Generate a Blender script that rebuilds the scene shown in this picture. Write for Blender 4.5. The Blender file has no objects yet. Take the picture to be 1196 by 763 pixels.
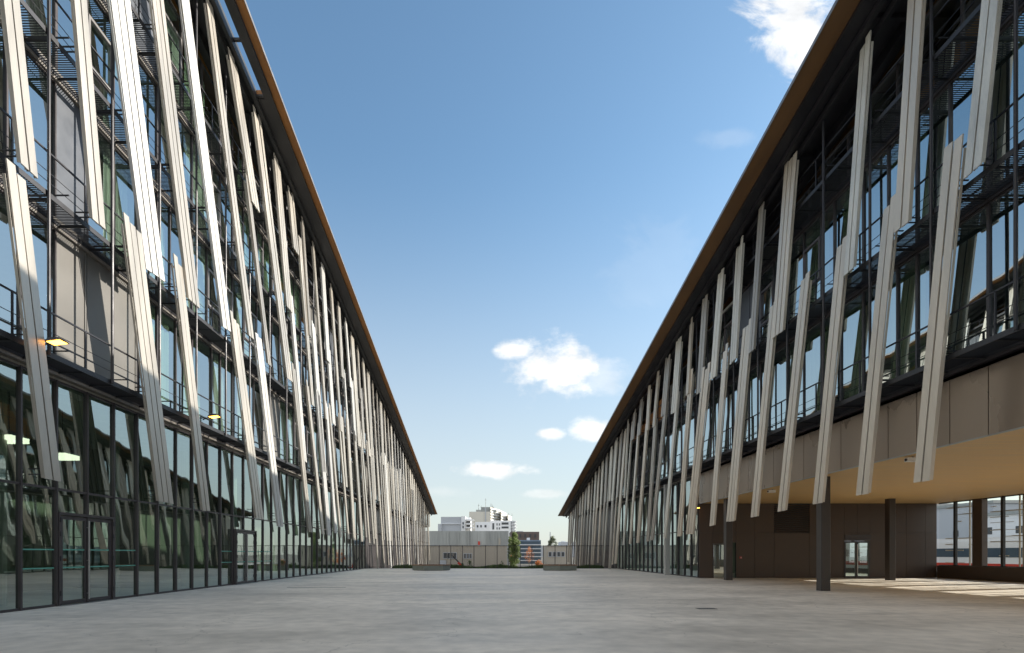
import bpy, math, random
from mathutils import Vector, Matrix
random.seed(11)
S = bpy.context.scene
COL = S.collection
F = 640.0; VX = 569.0; HY = 647.0; EYE = 1.5
R = math.radians

# ------------------------------------------------------------------ materials
def nt(name):
    m = bpy.data.materials.new(name); m.use_nodes = True
    t = m.node_tree; t.nodes.clear()
    o = t.nodes.new('ShaderNodeOutputMaterial')
    return m, t, o

def pm(name, col, rough=.6, metal=0., var=.15, scale=2., bump=0., stretch=(1, 1, 1), spec=.5, fine=30.):
    m, t, o = nt(name); N = t.nodes; L = t.links
    b = N.new('ShaderNodeBsdfPrincipled')
    tc = N.new('ShaderNodeTexCoord'); mp = N.new('ShaderNodeMapping'); mp.inputs['Scale'].default_value = stretch
    L.new(tc.outputs['Object'], mp.inputs[0])
    n1 = N.new('ShaderNodeTexNoise'); n1.inputs['Scale'].default_value = scale; n1.inputs['Detail'].default_value = 6
    n2 = N.new('ShaderNodeTexNoise'); n2.inputs['Scale'].default_value = fine; n2.inputs['Detail'].default_value = 3
    L.new(mp.outputs[0], n1.inputs[0]); L.new(mp.outputs[0], n2.inputs[0])
    ad = N.new('ShaderNodeMath'); ad.operation = 'MULTIPLY_ADD'; ad.inputs[1].default_value = .35
    L.new(n2.outputs[0], ad.inputs[0]); L.new(n1.outputs[0], ad.inputs[2])
    mr = N.new('ShaderNodeMapRange'); mr.inputs[1].default_value = .4; mr.inputs[2].default_value = .95
    mr.inputs[3].default_value = 1 - var; mr.inputs[4].default_value = 1 + var
    L.new(ad.outputs[0], mr.inputs[0])
    mx = N.new('ShaderNodeVectorMath'); mx.operation = 'SCALE'; mx.inputs[0].default_value = col[:3]
    L.new(mr.outputs[0], mx.inputs['Scale']); L.new(mx.outputs[0], b.inputs['Base Color'])
    b.inputs['Metallic'].default_value = metal
    b.inputs['Specular IOR Level'].default_value = spec
    rr = N.new('ShaderNodeMapRange'); rr.inputs[1].default_value = .3; rr.inputs[2].default_value = .8
    rr.inputs[3].default_value = max(.02, rough - .1); rr.inputs[4].default_value = min(1, rough + .1)
    L.new(n1.outputs[0], rr.inputs[0]); L.new(rr.outputs[0], b.inputs['Roughness'])
    if bump:
        bp = N.new('ShaderNodeBump'); bp.inputs['Distance'].default_value = bump
        L.new(ad.outputs[0], bp.inputs['Height']); L.new(bp.outputs[0], b.inputs['Normal'])
    L.new(b.outputs[0], o.inputs[0]); return m

def glass(name, tint, refl, base=.1, wave=0., wscale=1.2):
    m, t, o = nt(name); N = t.nodes; L = t.links
    tr = N.new('ShaderNodeBsdfTransparent'); tr.inputs[0].default_value = (*tint, 1)
    gl = N.new('ShaderNodeBsdfGlossy'); gl.inputs[0].default_value = (*refl, 1); gl.inputs['Roughness'].default_value = .012
    ge = N.new('ShaderNodeNewGeometry'); dt = N.new('ShaderNodeVectorMath'); dt.operation = 'DOT_PRODUCT'
    L.new(ge.outputs['Normal'], dt.inputs[0]); L.new(ge.outputs['Incoming'], dt.inputs[1])
    ab = N.new('ShaderNodeMath'); ab.operation = 'ABSOLUTE'; L.new(dt.outputs['Value'], ab.inputs[0])
    su = N.new('ShaderNodeMath'); su.operation = 'SUBTRACT'; su.inputs[0].default_value = 1; L.new(ab.outputs[0], su.inputs[1])
    pw = N.new('ShaderNodeMath'); pw.operation = 'POWER'; pw.inputs[1].default_value = 4.; L.new(su.outputs[0], pw.inputs[0])
    ma = N.new('ShaderNodeMath'); ma.operation = 'MULTIPLY_ADD'; ma.inputs[1].default_value = 1 - base; ma.inputs[2].default_value = base; ma.use_clamp = True
    L.new(pw.outputs[0], ma.inputs[0])
    if wave:
        tc = N.new('ShaderNodeTexCoord'); mp = N.new('ShaderNodeMapping'); mp.inputs['Scale'].default_value = (1, 1, .35)
        n = N.new('ShaderNodeTexNoise'); n.inputs['Scale'].default_value = wscale; n.inputs['Detail'].default_value = 1
        L.new(tc.outputs['Object'], mp.inputs[0]); L.new(mp.outputs[0], n.inputs[0])
        bp = N.new('ShaderNodeBump'); bp.inputs['Distance'].default_value = wave; bp.inputs['Strength'].default_value = 1
        L.new(n.outputs[0], bp.inputs['Height']); L.new(bp.outputs[0], gl.inputs['Normal'])
    mx = N.new('ShaderNodeMixShader')
    L.new(ma.outputs[0], mx.inputs[0]); L.new(tr.outputs[0], mx.inputs[1]); L.new(gl.outputs[0], mx.inputs[2])
    L.new(mx.outputs[0], o.inputs[0]); return m

def emit(name, col, s):
    m, t, o = nt(name); e = t.nodes.new('ShaderNodeEmission'); e.inputs[0].default_value = (*col, 1); e.inputs[1].default_value = s
    t.links.new(e.outputs[0], o.inputs[0]); return m

def concrete_deck():
    m, t, o = nt('deck_concrete'); N = t.nodes; L = t.links
    b = N.new('ShaderNodeBsdfPrincipled'); tc = N.new('ShaderNodeTexCoord')
    def noise(s, d, st=(1, 1, 1)):
        mp = N.new('ShaderNodeMapping'); mp.inputs['Scale'].default_value = st
        n = N.new('ShaderNodeTexNoise'); n.inputs['Scale'].default_value = s; n.inputs['Detail'].default_value = d
        L.new(tc.outputs['Object'], mp.inputs[0]); L.new(mp.outputs[0], n.inputs[0]); return n.outputs[0]
    a = noise(.22, 8, (.5, 1, 1)); c = noise(2.5, 10); f = noise(60, 3); w = noise(.55, 10, (.6, 1.3, 1))
    def rng(x, lo, hi, p, q):
        r = N.new('ShaderNodeMapRange'); r.inputs[1].default_value = lo; r.inputs[2].default_value = hi
        r.inputs[3].default_value = p; r.inputs[4].default_value = q; L.new(x, r.inputs[0]); return r.outputs[0]
    def mul(x, y):
        r = N.new('ShaderNodeMath'); r.operation = 'MULTIPLY'; L.new(x, r.inputs[0]); L.new(y, r.inputs[1]); return r.outputs[0]
    k = mul(mul(rng(a, .35, .65, .80, 1.12), rng(c, .3, .7, .86, 1.12)), mul(rng(f, .3, .7, .94, 1.06), rng(w, .38, .52, .84, 1.)))
    # hairline cracks
    vo = N.new('ShaderNodeTexVoronoi'); vo.feature = 'DISTANCE_TO_EDGE'; vo.inputs['Scale'].default_value = .16
    mp = N.new('ShaderNodeMapping'); L.new(tc.outputs['Object'], mp.inputs[0])
    va = N.new('ShaderNodeVectorMath'); va.operation = 'ADD'; nn = N.new('ShaderNodeTexNoise'); nn.inputs['Scale'].default_value = 1.1; nn.inputs['Detail'].default_value = 5
    L.new(tc.outputs['Object'], nn.inputs[0]); sc = N.new('ShaderNodeVectorMath'); sc.operation = 'SCALE'; sc.inputs['Scale'].default_value = 2.
    L.new(nn.outputs['Color'], sc.inputs[0]); L.new(sc.outputs[0], va.inputs[0]); L.new(mp.outputs[0], va.inputs[1]); L.new(va.outputs[0], vo.inputs[0])
    k = mul(k, rng(vo.outputs['Distance'], 0, .004, .72, 1.))
    # formed joints
    br = N.new('ShaderNodeTexBrick'); br.offset = 0; br.inputs['Scale'].default_value = 1; br.inputs['Brick Width'].default_value = 7.2
    br.inputs['Row Height'].default_value = 4.8; br.inputs['Mortar Size'].default_value = .012; br.inputs['Color1'].default_value = (1, 1, 1, 1); br.inputs['Color2'].default_value = (.95, .95, .95, 1)
    br.inputs['Mortar'].default_value = (.93, .93, .93, 1); bm_ = N.new('ShaderNodeMapping'); bm_.inputs['Location'].default_value = (3.1, 1.2, 0); L.new(tc.outputs['Object'], bm_.inputs[0]); L.new(bm_.outputs[0], br.inputs[0])
    k = mul(k, br.outputs['Color'])
    v = N.new('ShaderNodeVectorMath'); v.operation = 'SCALE'; v.inputs[0].default_value = (.74, .67, .575); L.new(k, v.inputs['Scale'])
    L.new(v.outputs[0], b.inputs['Base Color'])
    L.new(rng(a, .3, .7, .48, .7), b.inputs['Roughness'])
    bp = N.new('ShaderNodeBump'); bp.inputs['Distance'].default_value = .01; L.new(c, bp.inputs['Height']); L.new(bp.outputs[0], b.inputs['Normal'])
    L.new(b.outputs[0], o.inputs[0]); return m

M = dict(
    deck=concrete_deck(),
    earth=pm('yard_ground', (.13, .12, .10), .9, scale=.2, var=.3, fine=4),
    fin=pm('fin_cream', (.47, .43, .375), .38, .35, .16, 1.6, stretch=(1, 1, .12)),
    fin2=pm('fin_white', (.50, .49, .47), .5, .1, .1, 1.5, stretch=(1, 1, .3)),
    fin3=pm('fin_beige', (.37, .34, .30), .4, .35, .18, 1.2, stretch=(1, 1, .25)),
    finr=pm('fin_grey_beige', (.60, .53, .44), .38, .3, .15, 1.6, stretch=(1, 1, .12)),  # copy for the shaded building; paler base colour offsets the shade there
    finrw=pm('fin_pale_stained', (.64, .61, .54), .4, .2, .22, 1.6, stretch=(1, 1, .3)),
    rib=pm('fin_rib', (.03, .03, .032), .5),
    steel=pm('dark_steel', (.028, .027, .032), .45, .3, .15),
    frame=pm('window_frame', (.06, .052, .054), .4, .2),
    sashr=pm('sash_frame_brown', (.12, .10, .10), .4, .2),
    sash=pm('sash_frame', (.20, .19, .19), .4, .2),
    grate=pm('balcony_grating', (.045, .045, .05), .5, .5),
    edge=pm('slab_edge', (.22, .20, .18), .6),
    panel=pm('grey_panel', (.165, .157, .145), .5, .1, .06, .8),
    panel_d=pm('blue_grey_panel', (.10, .11, .13), .45, .1, .08),
    band=pm('bronze_panel', (.30, .235, .18), .3, .4, .05, .3, stretch=(1, 1, .5)),
    brown=pm('brown_panel', (.078, .056, .044), .5, .1, .12, .7),
    ply=pm('plywood', (.62, .42, .19), .55, 0, .14, 1.3, stretch=(.35, 6, 6)),
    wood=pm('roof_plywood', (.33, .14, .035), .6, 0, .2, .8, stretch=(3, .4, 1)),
    metal=pm('zinc', (.32, .33, .33), .4, .7),
    white=pm('white_paint', (.75, .75, .73), .5, 0, .05),
    lightcol=pm('pale_column', (.42, .42, .40), .5, 0, .08),
    inwall=pm('interior_wall', (.25, .25, .20), .8, 0, .2, .4),
    inwall2=pm('interior_wall_pale', (.42, .42, .36), .8, 0, .2, .4),
    ceil=pm('interior_ceiling', (.45, .45, .42), .8),
    infloor=pm('interior_floor', (.22, .21, .19), .5),
    gg=glass('ground_glass', (.50, .64, .56), (.86, .96, .95), .35, .0028, 1.1),
    gu=glass('upper_glass', (.52, .64, .56), (.90, .97, 1.), .42, .003, .9),
    gr=glass('upper_glass_clear', (.50, .60, .50), (.86, .97, 1.), .56, .004, .9),
    stripe=pm('glass_stripe', (.10, .34, .27), .5),
    curt=pm('curtain_green', (.60, .68, .52), .9, 0, .1),
    curtw=pm('curtain_white', (.78, .78, .74), .9, 0, .06),
    grass=pm('grass', (.06, .11, .025), .8, 0, .4, 2),
    leaf=pm('poplar_leaf', (.12, .17, .035), .7, 0, .45, 1.5),
    leafo=pm('autumn_leaf', (.55, .18, .03), .7, 0, .3, 2),
    leafg=pm('dull_leaf', (.08, .10, .05), .7, 0, .4, 1),
    bark=pm('bark', (.10, .08, .06), .9),
    cgrey=pm('grey_concrete_wall', (.33, .34, .325), .8, 0, .32, .3, stretch=(1, 1, .12), fine=2),
    beige=pm('beige_cladding', (.40, .36, .30), .7, 0, .06, .3),
    bwhite=pm('far_white_render', (.74, .75, .76), .7, 0, .05, .1),
    bgrey=pm('far_grey_render', (.44, .46, .49), .7, 0, .05, .1),
    bcream=pm('far_cream_render', (.60, .57, .50), .7, 0, .06, .1),
    bbrown=pm('far_brown_brick', (.13, .10, .09), .7, 0, .1, .3),
    bglass=pm('far_glass', (.07, .10, .13), .15, 0, .1, .5),
    bdark=pm('dark_opening', (.05, .055, .06), .4),
    red=pm('red_paint', (.5, .04, .02), .4, 0, .1),
    orange=pm('orange_paint', (.7, .22, .03), .5, 0, .1),
    blue=pm('blue_grey_paint', (.16, .22, .30), .4, 0, .1),
    conc=pm('bench_concrete', (.17, .19, .17), .7, 0, .15, 3, .004),
    benchw=pm('bench_timber', (.24, .13, .07), .6, 0, .2, 2, stretch=(1, 12, 1)),
    lampglow=emit('lamp_glow', (1, .42, .06), 6.),
    tube=emit('interior_lamp_glow', (1, .96, .75), 1.5),
    exitg=emit('exit_glow', (.2, .9, .4), .8),
)

# ------------------------------------------------------------------ mesh building
class MB:
    def __init__(s): s.v = []; s.f = []; s.m = []; s.smooth = False
    def hexa(s, p, mi=0):
        n = len(s.v); s.v += [tuple(q) for q in p]
        for a in ((0, 3, 2, 1), (4, 5, 6, 7), (0, 1, 5, 4), (1, 2, 6, 5), (2, 3, 7, 6), (3, 0, 4, 7)):
            s.f.append(tuple(n + i for i in a)); s.m.append(mi)
    def box(s, x0, x1, y0, y1, z0, z1, mi=0):
        x0, x1 = min(x0, x1), max(x0, x1); y0, y1 = min(y0, y1), max(y0, y1); z0, z1 = min(z0, z1), max(z0, z1)
        s.hexa([(x0, y0, z0), (x1, y0, z0), (x1, y1, z0), (x0, y1, z0), (x0, y0, z1), (x1, y0, z1), (x1, y1, z1), (x0, y1, z1)], mi)
    def quad(s, a, b, c, d, mi=0):
        n = len(s.v); s.v += [tuple(a), tuple(b), tuple(c), tuple(d)]; s.f.append((n, n+1, n+2, n+3)); s.m.append(mi)
    def bar(s, p, q, w=.04, h=None, mi=0):
        h = h or w; p = Vector(p); q = Vector(q); d = (q - p)
        if d.length < 1e-6: return
        d.normalize(); up = Vector((0, 0, 1)) if abs(d.z) < .95 else Vector((0, 1, 0))
        a = d.cross(up).normalized() * w / 2; b = a.cross(d).normalized() * h / 2
        s.hexa([p-a-b, p+a-b, p+a+b, p-a+b, q-a-b, q+a-b, q+a+b, q-a+b], mi)
    def tube(s, p, q, r, r2=None, n=8, mi=0):
        r2 = r if r2 is None else r2; p = Vector(p); q = Vector(q); d = (q - p).normalized()
        up = Vector((0, 0, 1)) if abs(d.z) < .95 else Vector((0, 1, 0))
        a = d.cross(up).normalized(); b = a.cross(d); k = len(s.v)
        for c, rr in ((p, r), (q, r2)):
            for i in range(n):
                t = 2 * math.pi * i / n; s.v.append(tuple(c + (a * math.cos(t) + b * math.sin(t)) * rr))
        for i in range(n):
            j = (i + 1) % n; s.f.append((k+i, k+j, k+n+j, k+n+i)); s.m.append(mi)
        s.f.append(tuple(k+n-1-i for i in range(n))); s.m.append(mi); s.f.append(tuple(k+n+i for i in range(n))); s.m.append(mi)
    def prism(s, pts, z0, z1, mi=0):
        k = len(s.v); n = len(pts)
        for z in (z0, z1):
            for x, y in pts: s.v.append((x, y, z))
        for i in range(n):
            j = (i + 1) % n; s.f.append((k+i, k+j, k+n+j, k+n+i)); s.m.append(mi)
        s.f.append(tuple(k+n-1-i for i in range(n))); s.m.append(mi); s.f.append(tuple(k+n+i for i in range(n))); s.m.append(mi)
    def build(s, name, mats, parent=None, **tg):
        if not s.v: return None
        me = bpy.data.meshes.new(name); me.from_pydata(s.v, [], s.f)
        if not isinstance(mats, (list, tuple)): mats = [mats]
        for m in mats: me.materials.append(m)
        if len(mats) > 1: me.polygons.foreach_set('material_index', s.m)
        me.update(); o = bpy.data.objects.new(name, me); COL.objects.link(o)
        if parent:
            o.parent = parent
            if parent.parent is None: o.matrix_parent_inverse = Matrix.Translation(-parent.location)
        tag(o, **tg); return o

def tag(o, label=None, cat=None, group=None, kind=None):
    if label: o['label'] = label
    if cat: o['category'] = cat
    if group: o['group'] = group
    if kind: o['kind'] = kind

def thing(name, loc, label, cat, group=None):
    o = bpy.data.objects.new(name, None); COL.objects.link(o); o.location = loc; o.empty_display_size = .3
    tag(o, label, cat, group); return o

def bx(name, mat, parent, *b, **tg):
    m = MB(); m.box(*b); return m.build(name, mat, parent, **tg)

# ------------------------------------------------------------------ ground
m = MB(); m.quad((-900, -400, -1.5), (900, -400, -1.5), (900, 1500, -1.5), (-900, 1500, -1.5)); m.build('ground', M['earth'], kind='structure')
m = MB(); m.box(-40, 28.35, -45, 56, -1.496, 0); m.build('plaza_deck', M['deck'], kind='structure')

# ------------------------------------------------------------------ buildings
LV = [6.75, 10.9, 15.1, 19.1, 23.1, 27.1]
class Bld: pass
def roofz(B, y): return B.z0 - .169 * y
Lb = Bld(); Lb.s = -1; Lb.gx = 12.3; Lb.fx = 11.0; Lb.ox = 11.4; Lb.rx = 9.75; Lb.z0 = 27.4; Lb.y0 = -24; Lb.y1 = 107.5; Lb.nl = 5
Rb = Bld(); Rb.s = 1; Rb.gx = 13.2; Rb.fx = 11.9; Rb.ox = 12.2; Rb.rx = 10.6; Rb.z0 = 21.0; Rb.y0 = -24; Rb.y1 = 82.; Rb.nl = 3
Lb.root = thing('office_building', (-20, 40, 0), 'long building on the left with sunlit cream slanting fins above dark green ground floor glazing', 'building')
Rb.root = thing('office_building', (20, 30, 0), 'long building on the right in shade, raised over an open passage with plywood ceiling', 'building')

def fin(mb, rb, B, yt, zt, yb, zb, n, off=0., turn=0., w=.25, gap=.055):
    """n aluminium boards side by side, leaning; mb boards, rb dark ribs behind the joints"""
    if yb > 33: w, gap = .205, .055
    s = B.s; tot = n * w + (n - 1) * gap; X = B.fx + off
    for i in range(n):
        a = -tot / 2 + i * (w + gap); b = a + w
        dz = random.uniform(-.06, .06); dt = random.uniform(-.05, .3) if i else 0
        def P(yy, z, o, x): return (s * (X + x + turn * o), yy + o, z)
        t = .035
        mb.hexa([P(yb, zb+dz*.3, a, 0), P(yb, zb+dz*.3, b, 0), P(yb, zb+dz*.3, b, t), P(yb, zb+dz*.3, a, t),
                 P(yt, zt-dt, a, 0), P(yt, zt-dt, b, 0), P(yt, zt-dt, b, t), P(yt, zt-dt, a, t)])
        # folded return at the joints
        for e in (a, b - .012):
            mb.hexa([P(yb, zb+.02, e, t), P(yb, zb+.02, e+.012, t), P(yb, zb+.02, e+.012, .1), P(yb, zb+.02, e, .1),
                     P(yt, zt-.35, e, t), P(yt, zt-.35, e+.012, t), P(yt, zt-.35, e+.012, .1), P(yt, zt-.35, e, .1)])
        if i < n - 1:
            c = b + gap / 2
            rb.hexa([P(yb, zb+.03, c-.03, t+.004), P(yb, zb+.03, c+.03, t+.004), P(yb, zb+.03, c+.03, .09), P(yb, zb+.03, c-.03, .09),
                     P(yt, zt-.32, c-.03, t+.004), P(yt, zt-.32, c+.03, t+.004), P(yt, zt-.32, c+.03, .09), P(yt, zt-.32, c-.03, .09)])
    # brackets back to each balcony edge / transom
    for lz in ([3.4] if B.s < 0 else []) + LV:
        if min(zt, zb) + .15 < lz + .25 < max(zt, zb) - .1:
            k = (lz + .25 - zb) / (zt - zb); yy = yb + (yt - yb) * k
            for dz in (0, .14):
                rb.bar((s*(X+.09), yy, lz+.12+dz), (s*(B.ox+.25), yy, lz+.12+dz), .03)

def fins_for(B):
    L = []
    rt = lambda y: roofz(B, y) - .35
    if B.s < 0:
        L += [(11.2, rt(11.2), 13.18, 10.7, 2, 0, .1, 0), (12.87, 10.6, 13.97, 3.38, 2, .06, .05, 0),
              (13.8, rt(13.8), 15.54, 10.85, 2, 0, .05, 0), (17.1, 11.9, 18.9, 3.27, 3, .06, 0, 0),
              (14.95, rt(15), 18.2, 10.75, 3, 0, -.12, 1), (17.3, rt(17.3), 20.6, 10.9, 3, 0, .05, 0),
              (19.6, 12.1, 21.6, 3.19, 2, .06, 0, 0), (19.4, rt(19.4), 23.2, 11., 2, 0, -.12, 1),
              (24.0, 12., 26.7, 3.2, 3, .06, 0, 0), (21.7, rt(21.7), 25.6, 11.6, 2, 0, 0, 0),
              (26.5, 12.1, 29.4, 2.95, 2, .06, -.12, 1), (23.7, rt(23.7), 26.1, 18., 3, 0, 0, 0),
              (26.2, rt(26.2), 30.6, 11.2, 3, 0, 0, 0), (25.3, 18.9, 27.9, 11.1, 2, .06, .1, 2)]
        y = 28.7
        while y < 106:
            top = rt(y); r = random.random(); lean = random.uniform(.2, .34)
            lo = [l for l in (19.1, 15.1, 10.9, 6.8) if l < top - 2.5]
            zb = (random.choice(lo[:2]) if lo else 3.) + random.uniform(-.3, .1) if lo else 3.
            L.append((y, top, y + lean*(top-zb), zb, random.choice((2, 2, 3)), 0, random.choice((0, .08, -.1)), None))
            if lo and zb > 10 and random.random() < .95:
                zt2 = zb + random.uniform(.7, 1.4); zb2 = max(3., zb - random.choice((4., 8.)))
                yy = y + lean*(top-zb) + random.uniform(.2, .9)
                L.append((yy, zt2, yy + .27*(zt2-zb2), zb2, random.choice((2, 3)), .06, random.choice((0, .08)), None))
            y += 2.0 if y < 60 else 2.2
        y = 31.3
        while y < 106:
            zt = min(11 + random.uniform(.6, 1.5), rt(y)); zb = 3.5 - .02*y if y < 52 else random.uniform(-1.2, .4)
            le = random.uniform(.24, .38)
            L.append((y, zt, y + le*(zt-zb), zb, random.choice((2, 2, 3)), .06, random.choice((0, .06, -.1)), None))
            y += random.uniform(2.0, 2.6) if y < 55 else random.uniform(1.9, 2.4)
    else:
        L += [(12.5, rt(12.5), 13.45, 10.9, 2, 0, .1, 1), (14.06, 12.07, 15.1, 3.48, 2, .06, 0, 0),
              (15.15, rt(15.2), 15.77, 10.9, 2, 0, 0, 0), (16.26, 12.05, 17.5, 3.4, 2, .06, 0, 0),
              (17.25, rt(17.3), 18.05, 10.8, 2, 0, .1, 1), (18.46, 12.1, 19.86, 3.33, 2, .06, 0, 0),
              (21.5, rt(21.6), 22.5, 10.5, 3, 0, 0, 0), (20.6, 12., 22.3, 3.24, 2, .06, 0, 0),
              (10.2, rt(10.2), 11.1, 10.9, 2, 0, 0, 0), 
              (22.9, 12., 24.6, 3.15, 2, .06, 0, 0), (25.2, 12.2, 27., 3.1, 3, .06, 0, 0), (27.5, 12., 29.2, 3., 2, .06, 0, 0)]
        y = 23.8
        while y < 80:
            top = rt(y); lo = [l for l in (10.9, 6.8) if l < top - 2]
            zb = (lo[0] if lo else 3.) + random.uniform(-.5, .1)
            L.append((y, top, y + (random.uniform(.13, .2) if y < 34 else random.uniform(.2, .34))*(top-zb), zb, random.choice((2, 2, 3)), 0, random.choice((0, .1, -.1)), None))
            y += 2.05 if y < 50 else 1.95
        y = 29.9
        while y < 80:
            zt = min(11 + random.uniform(.4, 1.5), rt(y)); zb = 3.4 - .025*y if y < 46 else random.uniform(-1.2, .6)
            L.append((y, zt, y + random.uniform(.2, .34)*(zt-zb), zb, random.choice((2, 2, 3)), .06, random.choice((0, .1, -.1)), None))
            y += random.uniform(1.8, 2.3) if y < 55 else random.uniform(1.7, 2.2)
    # keep the lower ends under the sloping roof
    out = []
    for (yt, zt, yb, zb, n, off, turn, mi) in L:
        if yb > B.y1 - .5: continue
        out.append((yt, zt, yb, zb, n, off, turn, mi))
    out.sort(key=lambda q: q[2])
    near, far = out[:98], out[98:]
    fm = [M['fin'], M['fin2'], M['fin3']] if B.s < 0 else [M['finr'], M['finrw'], M['fin3']]
    for q in near:
        a, r = MB(), MB(); fin(a, r, B, *q[:7])
        mi = q[7] if q[7] is not None else random.choice((0, 0, 1, 2, 2))
        f = a.build('fin', fm[mi], B.root); r.build('fin_bracket', M['rib'], f)
    if far:
        a, r = MB(), MB()
        for q in far: fin(a, r, B, *q[:7])
        f = a.build('fin', fm[0], B.root, kind='stuff'); r.build('fin_bracket', M['rib'], f)

def frame_rect(mb, s, x, y0, y1, z0, z1, w=.05, d=.1):
    mb.box(s*(x-d/2), s*(x+d/2), y0, y0+w, z0, z1); mb.box(s*(x-d/2), s*(x+d/2), y1-w, y1, z0, z1)
    mb.box(s*(x-d/2), s*(x+d/2), y0+w, y1-w, z0, z0+w); mb.box(s*(x-d/2), s*(x+d/2), y0+w, y1-w, z1-w, z1)

def pane(mb, s, x, y0, y1, z0, z1, mi=0):
    a = [random.uniform(-.005, .005) for _ in range(3)]
    mb.quad((s*(x+a[0]), y0, z0), (s*(x+a[1]), y1, z0), (s*(x+a[1]+a[2]), y1, z1), (s*(x+a[0]+a[2]), y0, z1), mi)

curtains = []
def windows(B):
    s = B.s; X = B.gx; rnd = random.Random(5 if s < 0 else 9)
    farF, farP, farS = MB(), MB(), MB(); farPan = MB(); cnt = 0; cp = 0; jobs = []
    bays = [2.4 * k + (1.2 if s < 0 else 0) for k in range(-10, 46)]
    for y0 in bays:
        y1 = y0 + 2.4
        if y1 > B.y1 - 1: continue
        for li in range(B.nl):
            z0 = LV[li] + .12; z1 = LV[li + 1] - .19; zr = roofz(B, y1) - .5
            z1 = min(z1, zr)
            if z1 - z0 < .9: continue
            jobs.append((y0, y1, z0, z1, li))
    jobs.sort(key=lambda j: (abs(j[0] - 12) if j[0] > 8 else 200 - j[0]))
    for (y0, y1, z0, z1, li) in jobs:
        r = rnd.random()
        # grey shutter panels where the photograph shows them
        ispan = r < .16
        if s < 0:
            if li == 0 and 15 < y0 < 19: ispan = True
            elif y0 < 24: ispan = (li == 1 and 15 < y0 < 16) or (li == 3 and 17 < y0 < 20)
        else:
            ispan = (r < .1 and y0 > 22)
            if y0 > 40 and li >= 1: ispan = True
        g = M['gu'] if s < 0 else M['gr']
        if ispan:
            mats = [M['panel'], M['panel_d'], M['wood']]
            mi = 2 if (s > 0 and y0 > 40 and li >= 1) else (0 if (rnd.random() < .7 or li == 0) and not (s < 0 and y0 < 20 and li) else 1)
            tgt = MB() if cp < 98 and y0 > 8 else farPan
            half = s < 0 and ((li == 1 and 15 < y0 < 16) or (li == 0 and 17.5 < y0 < 19))
            if half:
                f_ = MB(); p_ = MB(); frame_rect(f_, s, X, y0+1.2, y1, z0, z1, .045, .09); pane(p_, s, X, y0+1.245, y1-.045, z0+.045, z1-.045)
                q_ = f_.build('window', M['frame'], B.root); p_.build('pane', g, q_)
            for k in ((0,) if half else (0, 1)):
                a = y0 + k*1.2
                tgt.box(s*(X-.02), s*(X+.05), a+.02, a+1.18, z0, z1, mi)
                tgt.box(s*(X-.045), s*(X-.02), a+1.10, a+1.16, z0, z1, mi)
            if tgt is not farPan: tgt.build('shutter_panel', mats, B.root); cp += 1
            continue
        near = cnt < 98 and y0 > 8
        fr = MB() if near else farF; pn = MB() if near else farP; sh = MB() if near else farS
        if near: cnt += 1
        frame_rect(fr, s, X, y0, y1, z0, z1, .045, .09); ym = y0 + rnd.choice((.8, 1.2, 1.2, 1.6))
        fr.box(s*(X-.05), s*(X+.05), ym-.03, ym+.03, z0+.045, z1-.045)
        kind = rnd.random()
        h = z1 - z0
        if kind < .42 and h > 2.5:      # operable sash in a half bay, fixed light below
            a, b = (y0+.05, ym-.03) if rnd.random() < .5 else (ym+.03, y1-.05)
            zc = z0 + h*.36; zd = z0 + h*.78
            frame_rect(sh, s, X-.03, a, b, zc, zd, .085, .08)
            fr.box(s*(X-.04), s*(X+.04), a, b, zc-.05, zc-.003); fr.box(s*(X-.04), s*(X+.04), a, b, zd+.003, zd+.05)
            t = rnd.uniform(-.01, .01)
            pn.quad((s*(X+t), a+.08, zc+.08), (s*(X), b-.08, zc+.08), (s*(X), b-.08, zd-.08), (s*(X+t), a+.08, zd-.08))
            pane(pn, s, X, a, b, z0+.045, zc-.05); pane(pn, s, X, a, b, zd+.05, z1-.045)
            c, d = (ym+.03, y1-.045) if a < ym - .1 else (y0+.045, ym-.03)
            pane(pn, s, X, c, d, z0+.045, z1-.045)
        else:
            pane(pn, s, X, y0+.045, ym-.03, z0+.045, z1-.045); pane(pn, s, X, ym+.03, y1-.045, z0+.045, z1-.045)
        if near:
            f = fr.build('window', M['frame'], B.root); pn.build('pane', g, f)
            if sh.v: sh.build('sash', M['sash'] if s < 0 else M['sashr'], f)
        if near and y0 < 46 and h > 2 and rnd.random() < (.75 if li == 0 else .45):
            curtains.append((B, y0 + .1, y0 + .1 + rnd.uniform(.7, 2.1), z0+.05, z1-.1, rnd.random() < .6))
    f = farF.build('window', M['frame'], B.root, kind='stuff')
    if f: farP.build('pane', M['gu'] if s < 0 else M['gr'], f); farS.build('sash', M['sash'] if s < 0 else M['frame'], f)
    farPan.build('shutter_panel', [M['panel'], M['panel_d'], M['wood']], B.root, kind='stuff')

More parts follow.
